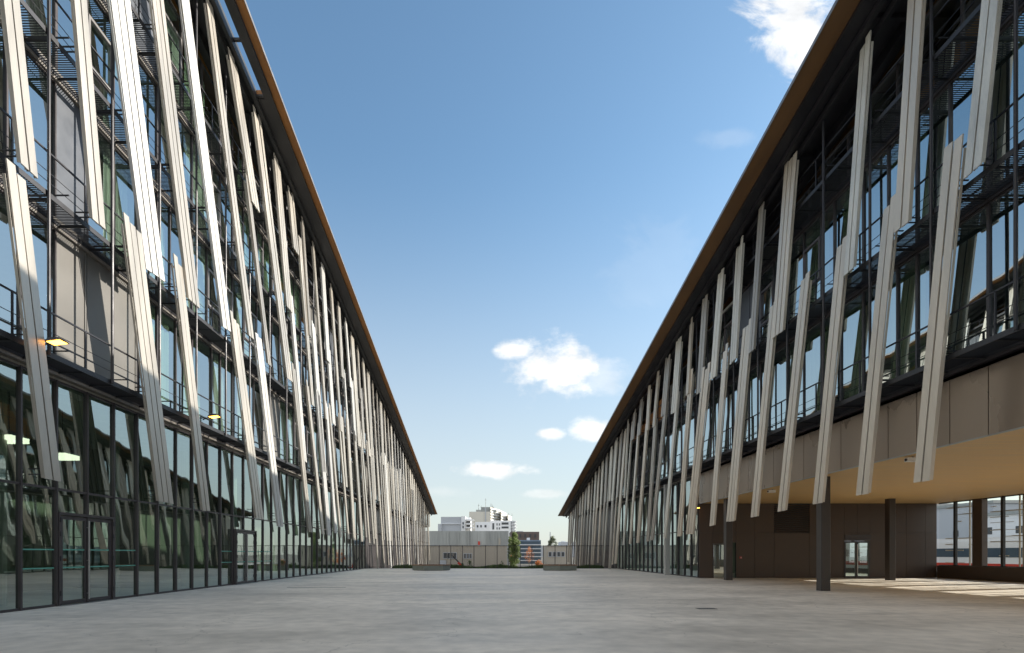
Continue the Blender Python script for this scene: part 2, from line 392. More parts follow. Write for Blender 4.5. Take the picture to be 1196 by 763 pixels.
def balconies(B):
    s = B.s
    for li in range(B.nl):
        z = LV[li]; ymax = min(B.y1 - .5, (B.z0 - z - 1.) / .169); ymin = B.y0
        g, rl = MB(), MB(); ed = g
        # grating bars across + bearing edge channels
        y = 8.
        g.box(s*(B.ox+.03), s*(B.gx-.12), ymin, 8, z-.04, z-.01)
        while y < ymax:
            st = .07 if y < 34 else .14
            w = .013 if y < 34 else .03
            g.box(s*(B.ox+.03), s*(B.gx-.12), y, y+w, z-.035, z-.01); y += st
        g.box(s*(B.ox), s*(B.ox+.03), ymin, ymax, z-.12, z+.02)
        g.box(s*(B.gx-.12), s*(B.gx-.10), ymin, ymax, z-.10, z+.02)
        # railing
        for zz, w in ((z+1.08, .04), (z+.56, .014), (z+.3, .014)):
            rl.bar((s*(B.ox+.05), ymin, zz), (s*(B.ox+.05), ymax, zz), w)
        y = -24.
        while y < ymax - 1:
            rl.box(s*(B.ox+.03), s*(B.ox+.07), y+1.19, y+1.23, z, z+1.08)
            g2 = y
            ed.bar((s*(B.ox+.03), g2, z-.09), (s*(B.gx-.06), g2, z-.09), .04, .06)
            ed.bar((s*(B.ox+.03), g2+1.2, z-.09), (s*(B.gx-.06), g2+1.2, z-.09), .04, .06)
            ed.bar((s*(B.fx+.14), g2+.2, z+.15), (s*(B.gx-.06), g2+.2, z+.15), .03)
            y += 2.4
        b = g.build('balcony', M['grate'], B.root); rl.build('railing', M['steel'], b)
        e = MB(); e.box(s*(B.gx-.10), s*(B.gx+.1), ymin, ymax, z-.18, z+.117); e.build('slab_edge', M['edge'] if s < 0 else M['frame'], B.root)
    # posts at the outer edge
    y = 4.6 if s < 0 else 5.4; n = 0
    rest = MB()
    while y < B.y1 - 1:
        zt = roofz(B, y) - .2
        t = MB() if n < 98 else rest
        t.tube((s*(B.ox-.045), y, LV[0]-.1), (s*(B.ox-.045), y, zt), .042, n=8)
        t.build('steel_post', M['steel'], B.root); n += 1; y += 2.4

def roof(B, slot=None):
    s = B.s; a, b = B.rx, 29.5; y0, y1 = B.y0, B.y1
    def slab(mb, xa, xb, ya, yb, t0, t1, mi=0):
        p = []
        for t in (t0, t1):
            for (x, y) in ((xa, ya), (xb, ya), (xb, yb), (xa, yb)): p.append((s*x, y, roofz(B, y) + t))
        if s > 0: mb.hexa(p, mi)
        else: mb.hexa([p[1], p[0], p[3], p[2], p[5], p[4], p[7], p[6]], mi)
    m = MB(); slab(m, a, a+(.34 if s < 0 else .62), y0, y1, 0, .12)
    if slot:
        slab(m, B.fx-.12, b, y0, slot, 0, .3); slab(m, a+.34, b, slot, y1, 0, .3)
    else: slab(m, a+.62, b, y0, y1, 0, .3)
    r = m.build('roof', M['wood'] if s < 0 else pm('roof_plywood_brown', (.17, .085, .03), .6, 0, .2, .8, stretch=(3, .4, 1)), B.root)  # right roof wood is a darker copy with its shade in the colour
    m = MB(); slab(m, a-.02, a-.003, y0, y1, -.01, .125); 
    m.build('edge_flashing', M['sash'], r)
    m = MB()
    if slot: slab(m, a+.36, a+.74, y0, slot, -.13, .14); slab(m, a+.36, B.fx-.202, slot+.002, y1-.3, -.13, -.004)
    else: slab(m, a+.66, B.fx-.202, y0, y1-.3, -.13, -.004)
    slab(m, B.fx-.038, B.gx+.2, y0, y1-.3, -.06, -.01)
    if slot:
        for q in range(0, 9): yq = 6.5 + 2.4*q; slab(m, a+.742, B.fx-.202, yq, yq+.1, -.1, .0)
    slab(m, B.fx-.20, B.fx-.04, y0, y1-.3, -.32, -.004); slab(m, B.fx-.14, B.fx-.123, y0, slot or y0+.1, .0, .3); slab(m, B.fx+.16, B.fx+.28, y0, y1-.3, -.5, -.25)
    slab(m, B.gx-.3, B.gx+.0, y0, y1-.3, -.45, -.004)
    y = 7.2
    while y < y1 - 2:
        slab(m, B.fx-.03, B.gx-.3, y, y+.12, -.22, -.008); y += 4.8
    m.build('eaves_beam', M['rib'] if s < 0 else M['steel'], r)

def shell(B):
    s = B.s; X = B.gx
    # storey floors, ceilings and a room wall behind the glass
    fl, wl, bk, part = MB(), MB(), MB(), MB()
    for li in range(B.nl):
        z = LV[li]; ymax = min(B.y1 - .6, (B.z0 - z - .6) / .169)
        ylo = B.y0
        if ymax > ylo: fl.box(s*(X+.1), s*28, ylo, ymax, z-.30, z+.1)
    fl.build('floor_slab', M['ceil'], B.root)
    def sloped(mb, x0, x1, y0, y1, z0, dz=-.02, mi=0):
        mb.hexa([(min(s*x0, s*x1), y0, z0), (max(s*x0, s*x1), y0, z0), (max(s*x0, s*x1), y1, z0), (min(s*x0, s*x1), y1, z0),
                 (min(s*x0, s*x1), y0, roofz(B, y0)+dz), (max(s*x0, s*x1), y0, roofz(B, y0)+dz), (max(s*x0, s*x1), y1, roofz(B, y1)+dz), (min(s*x0, s*x1), y1, roofz(B, y1)+dz)], mi)
    base = LV[0] if s > 0 else LV[0]
    sloped(wl, X+5.0, X+5.2, B.y0, B.y1-.6, LV[0]+.1); wl.build('room_wall', M['inwall2'] if s > 0 else M['inwall'], B.root)
    sloped(bk, 28.0, 28.3, B.y0, B.y1-.6, LV[0]+.1 if s > 0 else -1.4)
    sloped(bk, X+.05, 28, B.y1-.9, B.y1-.6, -1.4); sloped(bk, X+.05, 28, B.y0, B.y0+.3, LV[0]+.1 if s > 0 else 0)
    bk.build('outer_wall', M['bgrey'], B.root)
    y = 2.4 * -4
    while y < B.y1 - 6:
        part = MB(); sloped(part, X+.15, X+5, y+.1, y+.2, LV[0]+.12); part.build('partition', M['inwall2'], B.root); y += 7.2

for B, slot in ((Lb, 25.8), (Rb, None)):
    shell(B); windows(B); balconies(B); roof(B, slot); fins_for(B)

# ---- left ground floor glazing
s = -1; X = Lb.gx; TR = 3.35
def glazed(B, y0, y1, zt=LV[0]-.3, tr=TR, stripes=False, nm='glazed_panel', door=None, g='gg'):
    s = B.s; X = B.gx; f = MB(); p = MB()
    f.box(s*(X-.07), s*(X+.07), y0-.03, y0+.03, 0.003, zt)
    f.box(s*(X-.05), s*(X+.05), y0+.03, y1-.03, tr-.03, tr+.03)
    f.box(s*(X-.05), s*(X+.05), y0+.03, y1-.03, zt-.06, zt)
    if not door: f.box(s*(X-.04), s*(X+.04), y0+.03, y1-.03, .003, .07)
    pane(p, s, X, y0+.03, y1-.03, tr+.03, zt-.06)
    if door is None: pane(p, s, X, y0+.03, y1-.03, .07, tr-.03)
    else: pane(p, s, X, y0+.03, y1-.03, door, tr-.03)
    o = f.build(nm, M['frame'], B.root); p.build('pane', M[g], o)
    if stripes:
        q = MB()
        for z in (1.62, 1.10): q.box(s*(X-.008), s*(X-.004), y0+.05, y1-.05, z-.018, z+.018)
        q.build('glass_marking', M['stripe'], o)
    return o
y = 7.2
while y < 55.5:
    isdoor = 15.5 < y < 17.9 or 26.3 < y < 28.7
    glazed(Lb, y, y+1.2, stripes=(14.3 < y < 19 or 25.1 < y < 30) and not isdoor, door=2.66 if isdoor else None)
    y += 1.2
m = MB(); m.box(-X-.05, -X+.02, Lb.y0, 7.15, 0.003, LV[0]-.3); m.build('side_glazing', M['bglass'], Lb.root)
m = MB(); m.box(-X-.06, -X+.06, 55.3, Lb.y1-.6, -1.49, LV[0]-.31); m.build('base_wall', M['frame'], Lb.root)
# lintel band above the glazing, under the first balcony
m = MB(); m.box(-X-.06, -X+.06, Lb.y0, 55.3, LV[0]-.298, LV[0]-.302+.001); 
def double_door(B, y0, proud=.0, label=None):
    s = B.s; X = B.gx - proud
    f = MB(); y1 = y0+2.4
    f.box(s*(X-.09), s*(X+.09), y0+.035, y0+.11, .003, 2.62); f.box(s*(X-.09), s*(X+.09), y1-.11, y1-.035, .003, 2.62)
    f.box(s*(X-.09), s*(X+.09), y0+.035, y1-.035, 2.62, 2.70)
    if proud: f.box(s*(X+.09), s*(B.gx+.02), y0+.035, y0+.08, .003, 2.7); f.box(s*(X+.09), s*(B.gx+.02), y1-.08, y1-.035, .003, 2.7); f.box(s*(X+.09), s*(B.gx+.02), y0+.08, y1-.08, 2.66, 2.70)
    d = f.build('door', M['sash'] if False else M['frame'], B.root)
    if label: d['label'] = label
    ym = (y0+y1)/2
    for a, b in ((y0+.12, ym-.01), (ym+.01, y1-.12)):
        l = MB(); frame_rect(l, s, X-.02, a, b, .04, 2.60, .10, .06); l.build('door_leaf', M['frame'], d)
        p = MB(); pane(p, s, X-.02, a+.1, b-.1, .14, 2.5); p.build('pane', M['gg'], d)
        q = MB()
        for z in (1.62, 1.10): q.box(s*(X-.03), s*(X-.026), a+.1, b-.1, z-.018, z+.018)
        q.build('glass_marking', M['stripe'], d)
    h = MB(); h.tube((s*(X-.12), ym-.03, .12), (s*(X-.12), ym-.03, 2.5), .022)
    for z in (.3, 1.3, 2.3): h.tube((s*(X-.12), ym-.03, z), (s*(X-.04), ym-.03, z), .012)
    h.build('handle', M['metal'], d)
    g = MB()
    for z in (.3, 1.3, 2.0, 2.4):
        g.box(s*(X-.11), s*(X-.09), y0+.07, y0+.12, z, z+.14); g.box(s*(X-.11), s*(X-.09), y1-.12, y1-.07, z, z+.14)
    g.build('hinge', M['rib'], d)
    t = MB(); t.box(s*(X-.16), s*(X+.1), y0+.03, y1-.03, .004, .022); t.build('threshold', M['metal'], d)
double_door(Lb, 15.6, label='double glass door with a tall full height handle')
double_door(Lb, 26.4, .12, label='second double glass door standing proud of the glazing')
# ground floor room
m = MB(); m.box(-X-6.2, -X-6., Lb.y0, 56, .01, 6.4); m.build('room_wall', M['inwall'], Lb.root)
for y in (9., 15.2, 24.6, 37., 49.): bx('partition', M['inwall'], Lb.root, -X-5.99, -X-3.5, y, y+.2, .01, 6.4)
m = MB(); m.box(-X-8.9, -X-.2, Lb.y0, 56, 6.2, 6.44); m.build('ceiling', M['ceil'], Lb.root)
for k in range(9): m = MB(); m.tube((-X-1.6, 10.8+k*4.8, .01), (-X-1.6, 10.8+k*4.8, 6.2), .18, n=14); m.build('inner_column', M['inwall2'], Lb.root)
# ground-floor inner curtains hung high and added glowing boxes for bright far windows
for i, (yy, zz) in enumerate(((13.2, 4.55), (15.9, 4.75), (17.9, 4.6))):
    o = thing('pendant_lamp', (-X-1.5, yy, zz), ['lit white pendant lamp behind the leftmost ground floor pane', 'lit white pendant lamp behind the glass above the double door', 'lit white pendant lamp right of the one above the double door'][i], 'lamp', 'lit lamps inside the ground floor')
    m = MB(); m.box(-X-1.9, -X-1.25, yy-.32, yy+.32, zz, zz+.14); m.build('lamp_shade', M['tube'], o)
    m = MB(); m.box(-X-1.92, -X-1.23, yy-.34, yy+.34, zz+.143, zz+.2); m.build('housing', M['metal'], o)
    m = MB(); m.tube((-X-1.57, yy, zz+.2), (-X-1.57, yy, 6.2), .01); m.build('cord', M['steel'], o)

# ---- right ground floor
s = 1; X = Rb.gx; SO = 4.63
y = 34.2
while y < 55.5:
    glazed(Rb, y, y+1.2, tr=3.0); y += 1.2
m = MB(); m.box(X-.06, X+.06, 55.83, Rb.y1-.6, -1.49, LV[0]-.31); m.build('base_wall', M['frame'], Rb.root)
m = MB(); m.box(X+6, X+6.2, 34.4, 56, .01, 6.4); m.build('room_wall', M['inwall'], Rb.root)
# fascia band of bronze panels
y = 8.4
m = MB(); m.box(X+.02, X+.1, Rb.y0, 33.9, SO+.02, LV[0]-.31); m.build('fascia_backing', M['rib'], Rb.root)
m = MB(); m.box(X-.03, X+.018, Rb.y0, 8.38, SO, LV[0]-.31); m.build('fascia_panel', M['band'], Rb.root)
while y < 33.8:
    m = MB(); j = random.uniform(-.004, .004)
    m.hexa([(X-.03+j, y+.015, SO), (X+.018, y+.015, SO), (X+.018, y+1.185, SO), (X-.03-j, y+1.185, SO),
            (X-.03, y+.015, LV[0]-.31), (X+.018, y+.015, LV[0]-.31), (X+.018, y+1.185, LV[0]-.31), (X-.03, y+1.185, LV[0]-.31)])
    m.build('fascia_panel', M['band'], Rb.root); y += 1.2
m = MB(); m.box(X-.045, X+.02, Rb.y0, 33.9, SO-.035, SO-.004); m.build('drip_edge', M['metal'], Rb.root)
m = MB(); m.box(X+.1, 28.4, Rb.y0, 34.3, SO, SO+.2); m.box(X-.0, X+.1, Rb.y0, 34, SO, SO+.018); m.build('passage_ceiling', M['ply'], Rb.root)
m = MB(); m.box(X+.1, 28.3, Rb.y0, 34.3, SO+.22, LV[0]+.1-.002); m.build('floor_void', M['rib'], Rb.root)
# end wall of the passage: cassette panels with door, opening, louvre
m = MB()
xs = [X-.05, 14.0, 14.75, 15.0, 15.45, 16.6, 17.8, 20.0, 21.1, 22.15, 22.97, 23.75, 24.9, 26.0, 27.2, 27.9]
holes = [(14.0, 14.75, 0, 2.15), (15.0, 15.45, 0, 2.2), (22.15, 23.75, 0, 2.3)]
W0 = 34.0
for i in range(len(xs)-1):
    a, b = xs[i], xs[i+1]
    zb = 0.004
    for h in holes:
        if a >= h[0]-.01 and b <= h[1]+.01: zb = h[3]
    if zb < 2.79: m.box(a+.008, b-.008, W0, W0+.06, zb+.004, 2.79)
    if not (17.79 < a < 19.9): m.box(a+.008, b-.008, W0, W0+.06, 2.806, SO-.004)
pw = m.build('end_wall', M['brown'], Rb.root)
m = MB(); m.box(X+.05, 14.0, W0+.07, W0+.2, 0.004, SO); m.box(14.0, 22.15, W0+.07, W0+.2, 2.3, SO); m.box(14.76, 14.99, W0+.07, W0+.2, .004, 2.3)
m.box(15.46, 22.15, W0+.07, W0+.2, .004, 2.3); m.box(22.15, 23.75, W0+.07, W0+.2, 2.31, SO); m.box(23.75, 27.9, W0+.07, W0+.2, .004, SO)
m.box(15., 15.45, W0+.5, W0+.6, .004, 2.3)
m.build('wall_backing', M['rib'], pw)
m = MB()
for k in range(14): m.hexa([(17.82, W0-.01, 2.83+k*.125), (19.98, W0-.01, 2.83+k*.125), (19.98, W0+.06, 2.89+k*.125), (17.82, W0+.06, 2.89+k*.125),
    (17.82, W0-.01, 2.845+k*.125), (19.98, W0-.01, 2.845+k*.125), (19.98, W0+.06, 2.905+k*.125), (17.82, W0+.06, 2.905+k*.125)])
m.build('vent_louvre', M['brown'], Rb.root)
f = MB(); f.box(14.0, 14.05, W0-.02, W0+.08, .004, 2.13); f.box(14.70, 14.75, W0-.02, W0+.08, .004, 2.13); f.box(14.05, 14.70, W0-.02, W0+.08, 2.07, 2.13)
d = f.build('door', M['frame'], Rb.root, label='narrow glass door beside the glazing'); m = MB(); m.quad((14.05, W0+.03, .03), (14.7, W0+.03, .03), (14.7, W0+.03, 2.07), (14.05, W0+.03, 2.07)); m.build('pane', M['gr'], d)
f = MB(); 
for a, b in ((22.15, 22.23), (22.86, 22.98), (23.67, 23.75)): f.box(a, b, W0-.03, W0+.1, .004, 2.29)
f.box(22.23, 22.86, W0-.03, W0+.1, 2.18, 2.29); f.box(22.98, 23.67, W0-.03, W0+.1, 2.18, 2.29); f.box(22.23, 22.86, W0-.03, W0+.1, .004, .12); f.box(22.98, 23.67, W0-.03, W0+.1, .004, .12)
f.box(22.2, 23.8, W0-.035, W0-.003, 2.36, 2.68)
d = f.build('door', M['frame'], Rb.root, label='double glass door in the brown end wall')
m = MB(); m.quad((22.23, W0+.03, .12), (22.86, W0+.03, .12), (22.86, W0+.03, 2.18), (22.23, W0+.03, 2.18)); m.quad((22.98, W0+.03, .12), (23.67, W0+.03, .12), (23.67, W0+.03, 2.18), (22.98, W0+.03, 2.18)); m.build('pane', M['gr'], d)
m = MB(); m.tube((22.92, W0-.1, .2), (22.92, W0-.1, 2.1), .018); m.build('handle', M['white'], d)
# columns of the passage and one before the glazing
def col(x, y, w, z1, mat, label=None):
    m = MB(); c = .02; h = w/2
    pts = [(x-h+c, y-h), (x+h-c, y-h), (x+h, y-h+c), (x+h, y+h-c), (x+h-c, y+h), (x-h+c, y+h), (x-h, y+h-c), (x-h, y-h+c)]
    m.prism(pts, .003, z1); m.build('column', mat, Rb.root, **({'label': label} if label else {}))
cb = pm('column_paint', (.055, .046, .042), .4, .1, .08)
for (x, y) in ((13.68, 22.3), (13.72, 31.2), (22.95, 31.2), (13.68, 13.4-8.9), (22.95, 22.3-8.9), (22.95, 4.5)):
    if (x, y) == (13.68, 22.3) or x > 22 or y > 30 or y < 5: col(x, y, .37, SO-.003, cb)
col(12.75, 38.9, .34, LV[0]-.35, M['lightcol'], 'pale grey column')
# window wall at the back of the passage
XW = 27.9
m = MB(); m.box(XW, XW+.3, Rb.y0, 34, .003, .78); m.build('sill_wall', M['brown'], Rb.root)
y = 33.9; n = 0
while y > 2:
    f = MB(); w1 = y - 1.1; w2 = w1 - .14 - 1.16
    f.box(XW, XW+.14, w1-.14, w1, .783, SO-.004); f.box(XW+.04, XW+.10, w2, y, .783, .83); f.box(XW+.04, XW+.10, w2, y, SO-.06, SO-.004)
    o = f.build('passage_window', M['rib'], Rb.root)
    p = MB(); p.quad((XW+.07, w1, .83), (XW+.07, y, .83), (XW+.07, y, SO-.06), (XW+.07, w1, SO-.06)); p.quad((XW+.07, w2, .83), (XW+.07, w1-.14, .83), (XW+.07, w1-.14, SO-.06), (XW+.07, w2, SO-.06))
    p.build('pane', M['gclear'] if 'gclear' in M else M.setdefault('gclear', glass('clear_glass', (.93, .95, .94), (1, 1, 1), .02)), o)
    l = MB()
    z = .9 + random.uniform(0, .1)
    while z < SO - .1:
        yy = w2
        while yy < y:
            e = min(y, yy + random.uniform(.5, 1.4))
            if random.random() < .55: l.box(XW+.45, XW+.49, yy, e, z, z+random.choice((.03, .04, .06)))
            yy = e
        z += random.choice((.30, .36, .42))
    l.box(XW+.47, XW+.53, w1-.6, w1-.54, -1.4, SO); l.box(XW+.47, XW+.53, w2+.5, w2+.56, -1.4, SO)
    l.build('slat_screen', M['slat'] if 'slat' in M else M.setdefault('slat', pm('screen_slat', (.5, .46, .38), .6)), o)
    q = MB(); q.box(XW-.02, XW+.3, w2-.62, w2, .785, SO-.004); q.build('pillar', M['brown'], Rb.root)
    y = w2 - .62; n += 1

# curtains behind the upper glass (hung things of their own)
for i, (B, y0, y1, z0, z1, green) in enumerate(curtains):
    m = MB(); x = B.gx + .35; n = max(6, int((y1-y0)/.055)); ph = random.uniform(0, 6)
    k = 0
    for j in range(n+1):
        y = y0 + (y1-y0)*j/n; dx = .05*math.sin(j*1.45+ph) + .02*math.sin(j*.5)
        m.v += [(B.s*(x+dx), y, z0), (B.s*(x+dx*.6), y, z1)]
        if j: m.f.append((2*j-2, 2*j, 2*j+1, 2*j-1)); m.m.append(0)
    side = 'left' if B.s < 0 else 'right'
    o = m.build('curtain', M['curt'] if green else M['curtw'], None,
        label=('pale green' if green else 'white') + f' curtain hanging behind the upper glass of the {side} building', cat='curtain', group=('green' if green else 'white') + f' curtains in the {side} building')

# ------------------------------------------------------------------ small fittings
for i, (yy, z, lab) in enumerate(((13.95, 6.86, 'orange lit floodlight on the balcony edge above the nearest double door'), (22.0, 6.98, 'orange lit floodlight on the balcony edge further along the left building'))):
    o = thing('floodlight', (-11.4, yy, z-.15), lab, 'floodlight', 'floodlights on the left balcony')
    m = MB(); x = -10.95
    m.hexa([(x-.2, yy-.17, z), (x+.2, yy-.17, z+.05), (x+.2, yy+.17, z+.05), (x-.2, yy+.17, z), (x-.14, yy-.1, z+.12), (x+.12, yy-.1, z+.12), (x+.12, yy+.1, z+.12), (x-.14, yy+.1, z+.12)]); m.build('housing', M['steel'], o)
    m = MB(); m.quad((x-.17, yy-.14, z-.004), (x-.17, yy+.14, z-.004), (x+.17, yy+.14, z+.04), (x+.17, yy-.14, z+.04)); m.build('lens', M['lampglow'], o)
    m = MB(); m.bar((-11.42, yy, z-.1), (x-.1, yy, z+.06), .03); m.build('arm', M['steel'], o)
o = thing('floodlight', (13.0, 33.6, 4.2), 'tiny orange lamp at the corner where the glazing meets the passage', 'floodlight')
m = MB(); m.box(12.78, 13.05, 33.5, 33.7, 4.33, 4.42); m.build('housing', M['steel'], o)
m = MB(); m.box(12.8, 13.0, 33.51, 33.69, 4.30, 4.326); m.build('lens', M['lampglow'], o)
for (x, y, lab) in ((13.62, 17.6, 'white camera box under the plywood ceiling between the two nearest fins'), (13.75, 26.5, 'small white camera box under the ceiling beyond the nearest column')):
    o = thing('security_camera', (x, y, SO-.2), lab, 'camera', 'camera boxes under the passage ceiling')
    m = MB(); m.box(x-.16, x+.16, y-.09, y+.09, SO-.17, SO-.05); m.build('housing', M['white'], o)
    m = MB(); m.tube((x-.16, y, SO-.11), (x-.19, y, SO-.12), .04); m.build('lens', M['rib'], o)
    m = MB(); m.tube((x+.05, y, SO-.05), (x+.05, y, SO-.002), .025); m.build('mount', M['metal'], o)
o = thing('alarm_button', (15.72, 33.96, 1.2), 'small red alarm box on the brown end wall', 'alarm')
m = MB(); m.box(15.66, 15.78, 33.93, 33.995, 1.2, 1.33); m.build('housing', M['red'], o); m = MB(); m.box(15.69, 15.75, 33.92, 33.928, 1.23, 1.3); m.build('button', M['white'], o)
o = thing('exit_light', (14.85, 33.9, 2.3), 'small green lit exit lamp above the narrow glass door', 'exit lamp')
m = MB(); m.box(14.78, 14.95, 33.93, 33.996, 2.32, 2.42); m.build('housing', M['white'], o); m = MB(); m.box(14.79, 14.94, 33.92, 33.927, 2.33, 2.41); m.build('panel', M['exitg'], o)

for (x, y, w_, d_, lab) in ((6.0, 15.0, .5, .28, 'small dark drain cover set in the plaza floor before the passage'), (-10.9, 35.2, 1.9, .16, 'dark slot drain in the floor near the far ground floor glazing on the left'), (-7.6, 24.4, 2.6, .10, 'narrow dark slot drain across the plaza floor, nearer the camera on the left')):
    o = thing('drain_cover', (x, y, 0), lab, 'drain')
    m = MB(); m.box(x-w_/2, x+w_/2, y-d_/2, y+d_/2, .001, .006); m.build('frame', M['rib'], o)
    m = MB(); q = x-w_/2+.03
    while q < x+w_/2-.03: m.box(q, q+.02, y-d_/2+.02, y+d_/2-.02, .0065, .010); q += .06
    m.build('grate', M['metal'], o)
# ------------------------------------------------------------------ fence
FY = 56.3
fe = thing('fence', (0, FY, 0), 'dark metal fence with thin vertical bars closing the far end of the plaza', 'fence')
x = -12.2; k = 0
tr = MB(); tr.box(-12.2, 13.1, FY-.02, FY+.02, 2.30, 2.35); tr.build('top_rail', M['steel'], fe)
tr = MB(); tr.box(-12.2, 13.1, FY-.015, FY+.015, .12, .16); tr.build('bottom_rail', M['steel'], fe)
xs = []
x = (513-569)/640*56.3
while x > -12.1: x -= 1.19
x += 1.19
while x < 13.1:
    xs.append(x); x += 1.19
for x in xs: bx('post', M['steel'], fe, x-.03, x+.03, FY-.03, FY+.03, -.2, 2.38)
for x in xs:
    m = MB(); q = x + .085
    while q < x + 1.13 and q < 13.1: m.box(q-.006, q+.006, FY-.006, FY+.006, .16, 2.30); q += .115
    m.build('bar_panel', M['steel'], fe)
m = MB(); m.box(-14, 15, 56.003, 56.6, -1.49, -.03); m.build('retaining_kerb', M['deck'], kind='structure')
# grass behind fence
random.seed(4)
m = MB()
for i in range(9000):
    x = random.uniform(-9.8, 12); y = 56.35 + random.random()**1.5*2.2; c = .10 + .30*max(0, math.sin(x*1.3)*.4+.4) + random.random()*.12
    if x > 8 and random.random() < .4: continue
    a = random.uniform(0, 6.28); w = random.uniform(.02, .05); dx, dy = math.cos(a)*w, math.sin(a)*w; lx, ly = random.uniform(-.1, .1), random.uniform(-.1, .1)
    n = len(m.v); m.v += [(x-dx, y-dy, -.05), (x+dx, y+dy, -.05), (x+lx, y+ly, c)]; m.f.append((n, n+1, n+2)); m.m.append(0)
m.build('verge_grass', M['grass'], kind='stuff', label='green strip of grass and weeds along the foot of the fence')
m = MB(); m.box(-12, 14, 56.604, 60, -1.49, -.06); m.build('verge_ground', M['earth'], kind='structure')

# ------------------------------------------------------------------ benches
def bench(cx, cy, lab, rot):
    o = thing('bench', (cx, cy, 0), lab, 'bench', 'concrete benches near the fence')
    def ring(r, n=6): return [(cx + r*math.cos(rot+2*math.pi*i/n), cy + .62*r*math.sin(rot+2*math.pi*i/n)) for i in range(n)]
    m = MB(); m.prism(ring(1.72), .03, .46); m.build('body', M['conc'], o)
    m = MB(); m.prism(ring(1.6), .003, .03); m.build('plinth', M['rib'], o)
    m = MB(); m.prism(ring(1.76), .463, .535)
    m.build('seat', M['benchw'], o)
    m = MB()
    for k in range(-8, 9): m.box(cx-1.2, cx+1.2, cy+k*.1-.004, cy+k*.1+.004, .536, .5375)
    m.build('seat_joint', M['rib'], o)
bench(-5.05, 49.6, 'hexagonal concrete bench at the foot of the left building', R(10))
bench(6.6, 49.6, 'hexagonal concrete bench right of the poplar, before the fence', R(24))

# ------------------------------------------------------------------ background
def px(x, y, Y): return ((x-VX)/F*Y, Y, EYE + (HY-y)/F*Y)
def at(x, Y): return (x-VX)/F*Y
def zt(y, Y): return EYE + (HY-y)/F*Y
def block(root, name, mat, x0, x1, ytop, Y, D, zb=-1.5, yb=None):
    if yb is not None: zb = zt(yb, Y)
    m = MB(); m.box(at(x0, Y), at(x1, Y), Y, Y+D, zb, zt(ytop, Y)); return m.build(name, mat, root)
def wins(root, wall_Y, rects, mat=None, d=.35, frame='bgrey'):
    for (a, b, c, e) in rects:
        m = MB(); X0, X1, Z1, Z0 = at(a, wall_Y), at(b, wall_Y), zt(c, wall_Y), zt(e, wall_Y); t = min(.12, (Z1-Z0)*.1)
        m.box(X0, X1, wall_Y-d*.4, wall_Y-.01, Z0-t, Z0); m.box(X0, X1, wall_Y-d*.4, wall_Y-.01, Z1, Z1+t); m.box(X0-t, X0, wall_Y-d*.4, wall_Y-.01, Z0-t, Z1+t); m.box(X1, X1+t, wall_Y-d*.4, wall_Y-.01, Z0-t, Z1+t)
        f = m.build('window', M[frame], root); p = MB(); p.box(X0, X1, wall_Y-.06, wall_Y-.02, Z0, Z1); p.build('pane', M['bdark'] if mat is None else mat, f)
# beige clad shed with high windows
b = thing('shed_building', (at(545, 118), 118, -1.5), 'long low beige clad building just beyond the fence with a strip of small windows', 'building')
block(b, 'wall', M['beige'], 470, 592, 637.5, 118, 9)
m = MB()
for k in range(31): xx = at(470+4*k, 118); m.box(xx-.04, xx+.04, 117.9, 117.995, -1.5, zt(637.8, 118))
m.build('cladding_ribs', M['beige'], b)
m = MB(); m.box(at(469.5, 118), at(592.5, 118), 117.8, 127, zt(637.5, 118)+.003, zt(636.6, 118)); m.build('parapet', M['metal'], b)
wins(b, 118, [(518+i*5.2, 522.5+i*5.2, 646, 652) for i in range(3)] + [(541.5+i*3.4, 544+i*3.4, 647, 652) for i in range(3)])
m = MB(); m.box(at(514, 118), at(521, 118), 117.7, 117.99, -1.5, zt(654.5, 118)); m.build('door', M['bgrey'], b)
# grey concrete block above
b = thing('concrete_building', (at(550, 140), 140, -1.5), 'blank streaked grey concrete building rising behind the beige building', 'building')
block(b, 'wall', M['cgrey'], 495, 594, 620.3, 140, 12)
for x0 in (522, 534, 546, 558, 569.5, 582): bx('pilaster', M['cgrey'], b, at(x0, 140), at(x0+2.2, 140), 139.75, 139.99, zt(637, 140), zt(620.8, 140))
m = MB(); m.box(at(558.3, 140), at(560.7, 140), 139.5, 139.74, zt(638, 140), zt(632.5, 140)); m.build('red_cabinet', M['red'], b)
m = MB(); m.box(at(582.3, 140), at(584.5, 140), 139.5, 139.74, zt(638, 140), zt(629, 140)); m.build('duct', M['beige'], b)
# white block, far left
b = thing('apartment_building', (at(530, 260), 260, -1.5), 'boxy grey and white apartment block, lowest and leftmost on the skyline', 'building')
block(b, 'wall', M['bgrey'], 515, 538.5, 603.8, 260, 20); 
m = MB(); m.box(at(511.5, 258), at(515.5, 258), 258, 275, -1.5, zt(612, 258)); m.build('side_wing', M['bgrey'], b)
m = MB(); m.box(at(538.6, 259), at(543.5, 259), 259, 280, -1.5, zt(603, 259)); m.build('stair_wall', M['bwhite'], b)
m = MB(); m.box(at(543.7, 259), at(549.5, 259), 262, 282, -1.5, zt(604, 259))
m.build('balcony_wing', M['bwhite'], b)
m = MB()
for z in (607, 611.5, 616): m.box(at(544, 259), at(553.5, 259), 257.5, 261.9, zt(z+1.2, 259), zt(z, 259))
m.build('balcony', M['bwhite'], b)
wins(b, 258.9, [(540.2, 541.6, 610, 612.5), (540.2, 541.6, 614.3, 616.8)])
wins(b, 261.9, [(545, 549, 608.6, 611), (545, 549, 613, 615.5)])
m = MB(); m.box(at(515, 260), at(538.5, 260), 259.4, 259.99, zt(612.4, 260), zt(611.8, 260)); m.build('string_course', M['bwhite'], b)
